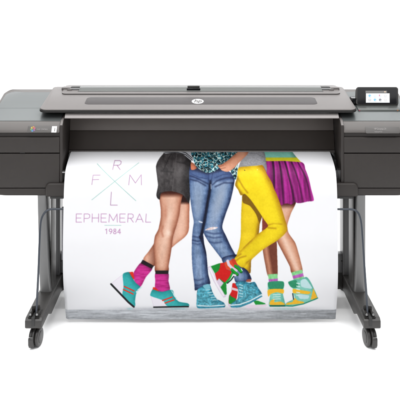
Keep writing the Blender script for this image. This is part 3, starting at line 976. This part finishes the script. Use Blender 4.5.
for y in (283, 286, 289, 292, 295):
    lay(stroke([(296.6, y), (299.6, y + 0.5)], 0.9), (226, 244, 242))
lay(stroke([(292.8, 293.5), (293.8, 299)], 1.2), (36, 84, 88))
lay(stroke([(286.4, 305.6), (293, 305.8), (304, 303.6), (318, 298)], 1.1), (52, 156, 132))

# --- second figure: jeans and leopard top
JN = (112, 137, 174)


def denim(m, seed, light, streak=None):
    c = form(m, JN, 4.5, light, 0.9, 0.9, lo=(32, 46, 84), hi=(178, 194, 216))
    c = c + ((noise(1.0, 5, seed) - 0.5) * 24 + (noise(0.6, 0.8, seed + 1) - 0.5) * 16 + (noise(9, 2.6, seed + 2) - 0.5) * 22)[..., None]
    lay(m, c)


jb = mask([(222, 258), (236.6, 254.6), (240.6, 265), (247.5, 270.6), (251.4, 279.4), (244, 282), (235.6, 282), (233, 274), (226, 268)])
# yellow standing leg goes behind the jeans hem
YL = (240, 215, 34)
yst = mask([(241, 192), (242.4, 195), (241.9, 203), (241.2, 215), (241, 228), (240.6, 237), (239, 247.5), (236.6, 256), (240, 264), (243.6, 270), (250.2, 273), (251, 261), (254, 250), (258.6, 234), (259.8, 224), (262, 217), (266, 205), (260, 192)])
lay(yst, form(yst, (230, 200, 28), 4, (0.4, -0.2), 0.9, 0.8, lo=(150, 106, 6), hi=(252, 226, 60)) + ((noise(7, 6, 21) - 0.5) * 12)[..., None])
tint(yst * mask([(242.2, 193.5), (246, 190), (256, 204), (262.4, 217), (260, 224), (256, 214), (250, 206), (243, 202.4)]), (128, 92, 14), 0.85)
jL = mask([(190.2, 166), (208, 172), (212, 182), (210.4, 190), (207.4, 205), (204.2, 220), (203, 231), (204, 243), (206, 252), (207, 260), (208.2, 274), (210.2, 283.6), (203, 287), (195.2, 290.4), (194.4, 284), (192.6, 270), (191.8, 254), (192, 240), (192.6, 231), (193.8, 222), (192.4, 214), (190.6, 202), (189.6, 190)])
lay(mask([(205, 176), (215, 176), (211, 196), (208.4, 212), (206, 226), (203, 234), (201, 226), (204, 210)]), (22, 30, 60))
denim(jL, 31, (0.35, -0.15))
jR = mask([(206, 170), (222, 168), (234.6, 176), (233.6, 188), (230.2, 202), (225.4, 215), (222.2, 227), (226, 236), (230.6, 246), (236, 256), (238.4, 262), (226, 263.6), (221, 258), (214.8, 250), (207.8, 240.6), (203.4, 232), (205.4, 222), (208, 205), (210.6, 188)])
denim(jR, 41, (0.35, -0.15))
denim(jb, 51, (0.3, -0.3))
tint((jL + jR).clip(0, 1) * blur(stroke([(210.6, 181), (210, 190), (207.2, 206), (204.4, 222), (202, 232), (200.6, 238)], 2.4), 0.5), (14, 20, 44), 0.92)
tint(jL * mask([(199, 236), (206, 238), (208, 246), (206.6, 256), (203, 246)]), (20, 28, 58), 0.8)
tint(jL * np.exp(-((GX - 198.0) / 4.6) ** 2 - ((GY - 202) / 18) ** 2), (156, 172, 194), 0.8)
tint(jR * np.exp(-((GX - (222 - (GY - 190) * 0.25)) / 5) ** 2 - ((GY - 200) / 20) ** 2), (172, 184, 202), 0.85)
for y, a_ in ((236, 0.4), (240, 0.5), (243, 0.35), (279, 0.35), (284, 0.4)):
    tint(jL * blur(stroke([(192, y), (198, y + 1.5), (204, y - 0.5)], 1.2), 0.5), (34, 46, 86), a_ * 1.5)
for y in (232, 236, 241):
    tint(jR * blur(stroke([(206, y), (214, y + 2), (222, y + 1)], 1.2), 0.55), (46, 62, 106), 0.65)
lay(mask([(198.6, 220.8), (202.4, 222), (202.2, 223.2), (199.4, 222.4)]), (214, 220, 232))
rip = mask([(205, 230.2), (208.4, 228.2), (213, 227), (218, 227.4), (214.6, 229.2), (209, 230)])
lay(rip, (232, 208, 204))
tint(rip * (noise(1.0, 0.7, 44) > 0.55), (250, 250, 252), 0.8)
for pts in ([(209, 173.6), (208.6, 181)], [(213, 172.6), (211.6, 180)], [(191, 174), (199, 177.4), (207, 179)], [(215, 178), (224, 174.6), (232, 174)]):
    tint((jL + jR).clip(0, 1) * blur(stroke(pts, 0.7), 0.25), (34, 46, 86), 0.7)
tint(jR * blur(mask([(227, 180.6), (233, 179.4), (233.6, 182), (228, 183.4)]), 0.4), (190, 204, 226), 0.55)
jj_ = (jL + jR).clip(0, 1)
tint(jj_ * np.clip((183 - GY + (noise(5, 3, 46) - 0.5) * 4) / 5, 0, 1), (66, 88, 136), 0.62)
for pts in ([(190, 176), (196, 178), (203, 181.5), (208, 184)], [(190, 179.4), (198, 181.4), (206, 186)], [(234, 177.6), (226, 178), (217, 181), (212.6, 185)], [(233, 183), (224, 183), (215, 187)]):
    tint(jj_ * blur(stroke(pts, 1.1), 0.5), (24, 34, 70), 0.75)
tint(jj_ * blur(stroke([(211, 184.6), (211.2, 189)], 0.9), 0.25), (214, 222, 236), 0.7)
tint(jj_ * np.clip((176 - GY - np.abs(GX - 208) * 0.25) / 3, 0, 1), (24, 30, 56), 0.7)
hand2 = mask([(190.6, 162.6), (194, 164), (196.8, 168), (194, 170), (190.8, 169.6)])
lay(hand2, form(hand2, (206, 130, 100), 2, (0.3, -0.4), 0.6))
top_ = mask([(193, 150), (193.4, 160), (195.6, 166), (201.3, 170.8), (207.5, 173.2), (215, 171.4), (221, 167), (230, 164), (240, 160), (242, 150)])
tail = mask([(231, 171), (235.8, 179.8), (237.6, 174), (239, 163), (234, 166)])
pr_ = np.maximum(top_, tail)
r_ = np.random.default_rng(3)
cell = 3.5
nxc, nyc = int(56 / cell) + 2, int(34 / cell) + 2
pts_ = [((i + r_.random() * 0.9) * cell + 190, (j + r_.random() * 0.9) * cell + 149) for i in range(nxc) for j in range(nyc)]
i0, i1, j1 = int((189 - AX0) * sx_), int((243 - AX0) * sx_), int((182 - AY0) * sy_)
X_, Y_ = (GX + (noise(2.6, 2.6, 64) - 0.5) * 2.6)[:j1, i0:i1], (GY + (noise(2.6, 2.6, 65) - 0.5) * 2.6)[:j1, i0:i1]
d1 = np.full(X_.shape, 99.0); d2 = d1.copy()
for px_, py_ in pts_:
    dd = np.hypot(X_ - px_, (Y_ - py_))
    d2 = np.minimum(d2, np.maximum(d1, dd)); d1 = np.minimum(d1, dd)
e = np.full(GX.shape, 1.0); e[:j1, i0:i1] = d2 - d1
f1 = np.full(GX.shape, 1.0); f1[:j1, i0:i1] = d1
wob = (noise(1.3, 1.3, 63) - 0.5)
cc = np.where((e < 0.50 + wob * 1.0)[..., None], (206, 228, 226), np.where((f1 < 0.95 + wob * 1.1)[..., None], (66, 146, 164), (16, 64, 74)))
cc = np.where(((noise(1.2, 1.2, 61) > 0.66) & (e > 0.5))[..., None], (8, 22, 28), cc).astype(float)
cc = np.stack([blur(cc[..., k], 0.18, 1) for k in range(3)], -1)
lay(pr_, cc * (0.9 + 0.2 * noise(6, 6, 62))[..., None])

# --- third figure: grey jumper, yellow jeans
gt = mask([(243, 150), (242.5, 160), (239.2, 168.8), (249, 166.8), (264, 166), (267.6, 172.6), (268.4, 161), (266.4, 150)])
lay(gt, form(gt, (166, 166, 170), 4, (0.2, -0.3), 0.6, lo=(110, 110, 114)) + ((noise(0.9, 0.9, 71) - 0.5) * 22)[..., None])
tint(gt * stroke([(253, 153.4), (260, 154), (266, 157.4)], 0.5), (110, 110, 114), 0.6)
yb = mask([(239.4, 168), (248.8, 166.6), (258, 166), (264, 165.4), (266, 169.4), (268.2, 175), (272.5, 182.5), (275, 190), (277, 194), (280.6, 204), (283.8, 215), (287, 226), (287.1, 230.6), (283, 235.6), (276, 241.2), (262.6, 249.6), (252, 259), (243.4, 267.4), (238.8, 265.6), (234.2, 259.6), (239, 252.4), (249, 242), (258, 234), (268, 226.4), (264.4, 220), (260, 213), (251, 200), (245, 194), (241, 195.4), (238.4, 190), (235.4, 185), (237.4, 178)])
c = form(yb, YL, 5, (0.4, -0.35), 0.8, 0.55, lo=(184, 138, 6), hi=(255, 232, 40)) + ((noise(8, 7, 72) - 0.5) * 12)[..., None]
lay(yb, c)
for pts in ([(266, 225.6), (274, 223.4), (282, 224.2)], [(268, 227.8), (276, 228.4)], [(235.6, 261), (240, 257.6), (246, 256)], [(236, 257), (241, 254)], [(246, 263), (251, 259.4)], [(243, 247.6), (252, 239.8)], [(238.4, 178.6), (244, 188), (248, 193)]):
    tint(yb * blur(stroke(pts, 1.1), 0.55), (170, 122, 4), 0.75)
tint(yb * blur(stroke([(262.8, 168.6), (266.6, 174), (269, 181)], 0.6), 0.3), (190, 146, 8), 0.6)
tint(yb * blur(stroke([(237, 177), (235.6, 185), (238.4, 190.5), (242, 195)], 3.0), 1.0), (150, 104, 4), 0.8)
tint(yb * blur(stroke([(266, 226), (258, 234), (249, 242), (239, 252.4)], 1.6), 0.9), (200, 156, 6), 0.6)
tint(yb * np.exp(-((GX - (256 + (GY - 170) * 0.36)) / 5) ** 2) * (GY < 226), (255, 232, 50), 0.5)
lay(stroke([(245.3, 170.4), (245.7, 170.6)], 0.8), (110, 96, 40))
lay(stroke([(258.2, 169.8), (258.6, 169.9)], 0.7), (250, 244, 180))
arm = mask([(218, 165.8), (222.5, 164.4), (227.5, 161.4), (231, 158.8), (238.8, 153), (243, 150), (252, 150), (250, 154.4), (244, 159.6), (239, 164), (234.4, 168.6), (228, 172), (222.6, 170.8), (220.4, 168.6)])
lay(arm, form(arm, (216, 158, 130), 3, (0.3, -0.5), 0.8, lo=(140, 80, 58), hi=(246, 212, 192)))
for pts in ([(219, 167.2), (224, 165.8)], [(221, 169), (226, 168)]):
    tint(arm * stroke(pts, 0.5), (130, 66, 46), 0.6)

# --- patchwork high-top trainers of the third figure
RD, GN, LV, OR = (216, 34, 30), (24, 156, 62), (228, 214, 230), (226, 92, 54)
lay(mask([(207.6, 267), (210.8, 265.6), (217, 280), (226.6, 294.6), (226, 296.8), (223.6, 297.8), (219.6, 292), (213, 280.5)], False), (226, 216, 230))
lay(mask([(208.8, 268), (210.4, 267.2), (216.2, 281), (224.6, 295.4), (223.4, 296.4), (216.4, 285)], False), (246, 242, 248))
lay(mask([(219.6, 278), (217, 280), (220.6, 287.4), (225, 294.8), (226.8, 294.4), (226.2, 282.8), (223, 281)], False), GN)
lay(mask([(220, 263.2), (224.6, 262.6), (224.6, 265), (226.6, 269), (231.2, 271.4), (231.6, 274), (229, 279), (226, 283.2), (223, 281.4), (219.4, 278.4), (216.8, 280.4), (214.8, 273.4), (218.4, 270)], False), RD)
lay(mask([(210.8, 266.2), (219.4, 263.2), (220.2, 263.4), (219.7, 268), (218.2, 271), (214.9, 273.4)], False), GN)
lay(mask([(219, 278.4), (223.6, 283), (220.6, 287.2), (216.5, 281.4)], False), LV)
lay(mask([(224.4, 262.7), (230, 260.6), (234.2, 258.8), (236.6, 263), (237.6, 267), (234, 271), (231, 270.6), (226.6, 268.8)]), OR)
tint(mask([(231, 260), (234.2, 258.8), (237, 264), (236, 268)]), (196, 60, 40), 0.5)
lay(blur(stroke([(227.6, 261), (228.8, 264.8), (231.6, 267.6), (236.2, 270.4)], 2.8), 0.15), LV)
lay(stroke([(225.8, 282.8), (229.6, 278.4), (232.6, 272.6)], 1.9), (36, 176, 70))
lay(stroke([(227.4, 283.2), (231, 280), (233.6, 276.4)], 1.3), (20, 74, 52))
for pts in ([(231.8, 269.4), (234, 271.6), (237, 274.0)], [(235.2, 265.9), (238, 268), (240.8, 271.2)]):
    lay(stroke([(x_ + 0.3, y_ + 0.7) for x_, y_ in pts], 2.8), (12, 88, 36))
    lay(stroke(pts, 2.5), (30, 170, 58))
lay(stroke([(241.2, 268.8), (242.2, 270.6)], 0.9), (226, 240, 226))
lay(stroke([(233.8, 275.0), (235.2, 275.4)], 1.9), (240, 226, 238))
lay(mask([(232.6, 283.4), (236.6, 284), (238, 288), (236.8, 298), (233.8, 303), (229, 303.6), (229.2, 296), (231.6, 291)]), RD)
lay(mask([(229.4, 295), (231.6, 296.6), (236, 299), (233.8, 303), (229, 303.4)]), GN)
lay(stroke([(232.2, 288.6), (237.8, 290.2)], 2.4), (232, 206, 214))
lay(stroke([(228.8, 304.4), (230, 306.6)], 1.6), LV)
lay(mask([(253, 300), (258, 300.4), (265.4, 303), (266, 304.4), (256, 304.6)], False), (36, 166, 72))
lay(mask([(246, 305), (268.4, 303.8), (266, 306.4), (247, 308)], False), (240, 226, 238))
# --- furry blue trainers of the second figure
def fur(m, seed):
    c = form(m, (84, 164, 182), 2.5, (0.3, -0.4), 0.7, lo=(34, 104, 128), hi=(150, 206, 216))
    c = c * (0.78 + 0.44 * noise(1.2, 1.0, seed))[..., None] + ((noise(3.0, 1.6, seed + 1) - 0.5) * 38 + (noise(0.7, 0.7, seed + 2) - 0.5) * 24)[..., None]
    lay(m, c)


fl1 = mask([(197.4, 290), (202.6, 286), (209.4, 284.2), (212.5, 292), (216.4, 298.6), (223.8, 302.6), (224.8, 307), (210, 308), (197.4, 307.8), (196.7, 298.8)])
fur(fl1, 81)
lay(mask([(203, 285.4), (209, 284), (210, 288.4), (205.4, 289)]), (140, 200, 214))
for k in range(5):
    lay(stroke([(206 + k * 1.7, 290 + k * 2.5), (210 + k * 2.0, 289.4 + k * 2.6)], 0.8), (184, 222, 230))
lay(stroke([(197.8, 305.4), (210, 306.2), (224.4, 305.2)], 1.1), (222, 240, 244))
lay(stroke([(197.8, 307.2), (224.6, 306.9)], 0.9), (46, 140, 166))
fr = mask([(235.4, 283), (242.5, 281), (249, 282.6), (254.6, 281.8), (258, 287.5), (262.2, 294.4), (256, 299.8), (248, 304), (240, 307.2), (232, 307.4), (230.4, 305), (233, 302.2), (237.6, 298.6), (238.2, 290)])
fur(fr, 91)
for k in range(5):
    lay(stroke([(239.4, 284.6 + k * 2.8), (242.6, 285.4 + k * 2.8)], 0.9), (190, 226, 234))
lay(stroke([(231, 305.2), (240, 304.4), (250, 300.6), (262, 294.2)], 1.2), (228, 242, 246))
lay(stroke([(231.4, 306.9), (240, 306.4), (250, 302.9), (262, 296)], 0.9), (62, 152, 178))
lay(mask([(247, 279.4), (250.8, 279), (250.6, 281.6), (246, 281.4)]), (176, 96, 76))
# pavement strip with streaks, and its pale reflections
pv = np.clip((GY - 309.3) / 0.8, 0, 1)
g_ = 208 + (noise(9, 0.8, 95) - 0.5) * 34 + (noise(30, 1.4, 96) - 0.5) * 26 + (noise(3, 0.5, 97) - 0.5) * 18 - np.clip((GX - 255) / 80, 0, 1) * 28 - np.clip((GY - 312) / 8, 0, 1) * 10
lay(pv, np.stack([g_ * 0.985, g_, g_ * 1.02], -1))
for x0_, x1_, c_ in ((125, 134, (120, 210, 208)), (168, 188, (130, 208, 208)), (272, 300, (150, 214, 202)), (246, 266, (236, 220, 232)), (198, 224, (180, 216, 226))):
    tint(np.clip((GX - x0_) / 4, 0, 1) * np.clip((x1_ - GX) / 4, 0, 1) * np.exp(-((GY - 308.6) / 0.8) ** 2), c_, 0.4)

ink_ = np.clip((246 - A.mean(-1)) / 40, 0, 1)
A = A + (((noise(0.55, 0.55, 120) - 0.5) * 8 + (noise(1.6, 1.6, 121) - 0.5) * 8) * ink_)[..., None]
A = np.clip(A, 4, 253)
A = A.reshape(NV, 2, NX, 2, 3).mean((1, 3))

# sheet: profile (Y, Z) by photo row, then the ink grid on it
prof_py = np.array([152, 155, 159, 164, 172, 181, 190, 205, 222, 240, 262, 280, 292, 300, 306, 312, 319.4])
off = np.interp(prof_py, [152, 158, 164, 172, 190, 240, 280, 296, 308, 319.4], [129.5, 131.6, 133.8, 135.5, 136.6, 137.5, 137.6, 137.2, 136.4, 135.4])
HALF = 0.595
pY = F * HALF / off - D
s_ = F / (D + pY)
pZ = HC - (prof_py - HOR) / s_
rows = np.linspace(152, 319.4, NV)
k = blur1 = np.ones(9) / 9


def sm(v):
    f = np.interp(rows, prof_py, v)
    for _ in range(3):
        p_ = np.pad(f, 12, mode="reflect", reflect_type="odd")
        f = np.convolve(p_, np.ones(25) / 25, "same")[12:-12]
    return f


rY, rZ = sm(pY), sm(pZ)
# extra rows leading back into the machine
ext = 14
eY = np.linspace(0.26, rY[0], ext + 1)[:-1]
eZ = np.interp(eY, [rY[0], 0.26], [rZ[0], rZ[0] - 0.012])
allY, allZ = np.concatenate([eY, rY]), np.concatenate([eZ, rZ])
NR = len(allY)
u = np.linspace(-1, 1, NX)
cx0 = WX(200.5, -0.08)
VX = np.repeat((cx0 + u * HALF)[None], NR, 0)
VY = np.repeat(allY[:, None], NX, 1)
VZ = np.repeat(allZ[:, None], NX, 1)
vv = np.clip((np.arange(NR) - ext) / NV, 0, 1)[:, None]
# slight waviness, and the lower side edges curling back
VY = VY + 0.0016 * np.sin(u * 7 + 1)[None] * vv ** 1.5 + 0.0010 * np.sin(u * 17 + vv * 5) * vv
curl = np.clip((np.abs(u)[None] - 0.972) / 0.028, 0, 1) ** 1.6 * np.clip((vv - 0.70) / 0.2, 0, 1)
VY = VY + curl * np.where(u[None] < 0, 0.013, 0.005)
VX = VX - np.sign(u)[None] * curl * np.where(u[None] < 0, 0.002, 0.0005)
nv = NR * NX
co = np.stack([VX, VY, VZ], -1).reshape(-1, 3)
jj, ii = np.meshgrid(np.arange(NR - 1), np.arange(NX - 1), indexing="ij")
q0 = (jj * NX + ii).ravel()
quads = np.stack([q0, q0 + NX, q0 + NX + 1, q0 + 1], -1)
me = bpy.data.meshes.new("printed_poster")
me.vertices.add(nv)
me.vertices.foreach_set("co", co.ravel())
me.loops.add(quads.size)
me.loops.foreach_set("vertex_index", quads.ravel().astype(np.int32))
me.polygons.add(len(quads))
me.polygons.foreach_set("loop_start", np.arange(0, quads.size, 4, dtype=np.int32))
me.update(calc_edges=True)
me.validate()
me.shade_smooth()
PAPER = 0.535                               # reflectance of the blank sheet
inkc = lin(A) ** 1.22 * PAPER
inkc = np.concatenate([np.repeat(inkc[:1] * 0 + PAPER * 0.97, ext, 0), inkc], 0)
att = me.color_attributes.new("ink", "FLOAT_COLOR", "POINT")
att.data.foreach_set("color", np.concatenate([inkc.reshape(-1, 3), np.ones((nv, 1))], -1).astype(np.float32).ravel())
pm = mat("printed_paper", (0.7, 0.7, 0.7), 0.6, bump=0.05, bscale=500, spec=0.12)
an = pm.node_tree.nodes.new("ShaderNodeAttribute")
an.attribute_name = "ink"
pm.node_tree.links.new(an.outputs["Color"], pm.node_tree.nodes["Principled BSDF"].inputs["Base Color"])
me.materials.append(pm)
po = bpy.data.objects.new("printed_poster", me)
COL.objects.link(po)
po["label"] = "large white printed sheet showing four pairs of legs in colourful clothes, hanging from the printer"
po["category"] = "poster"
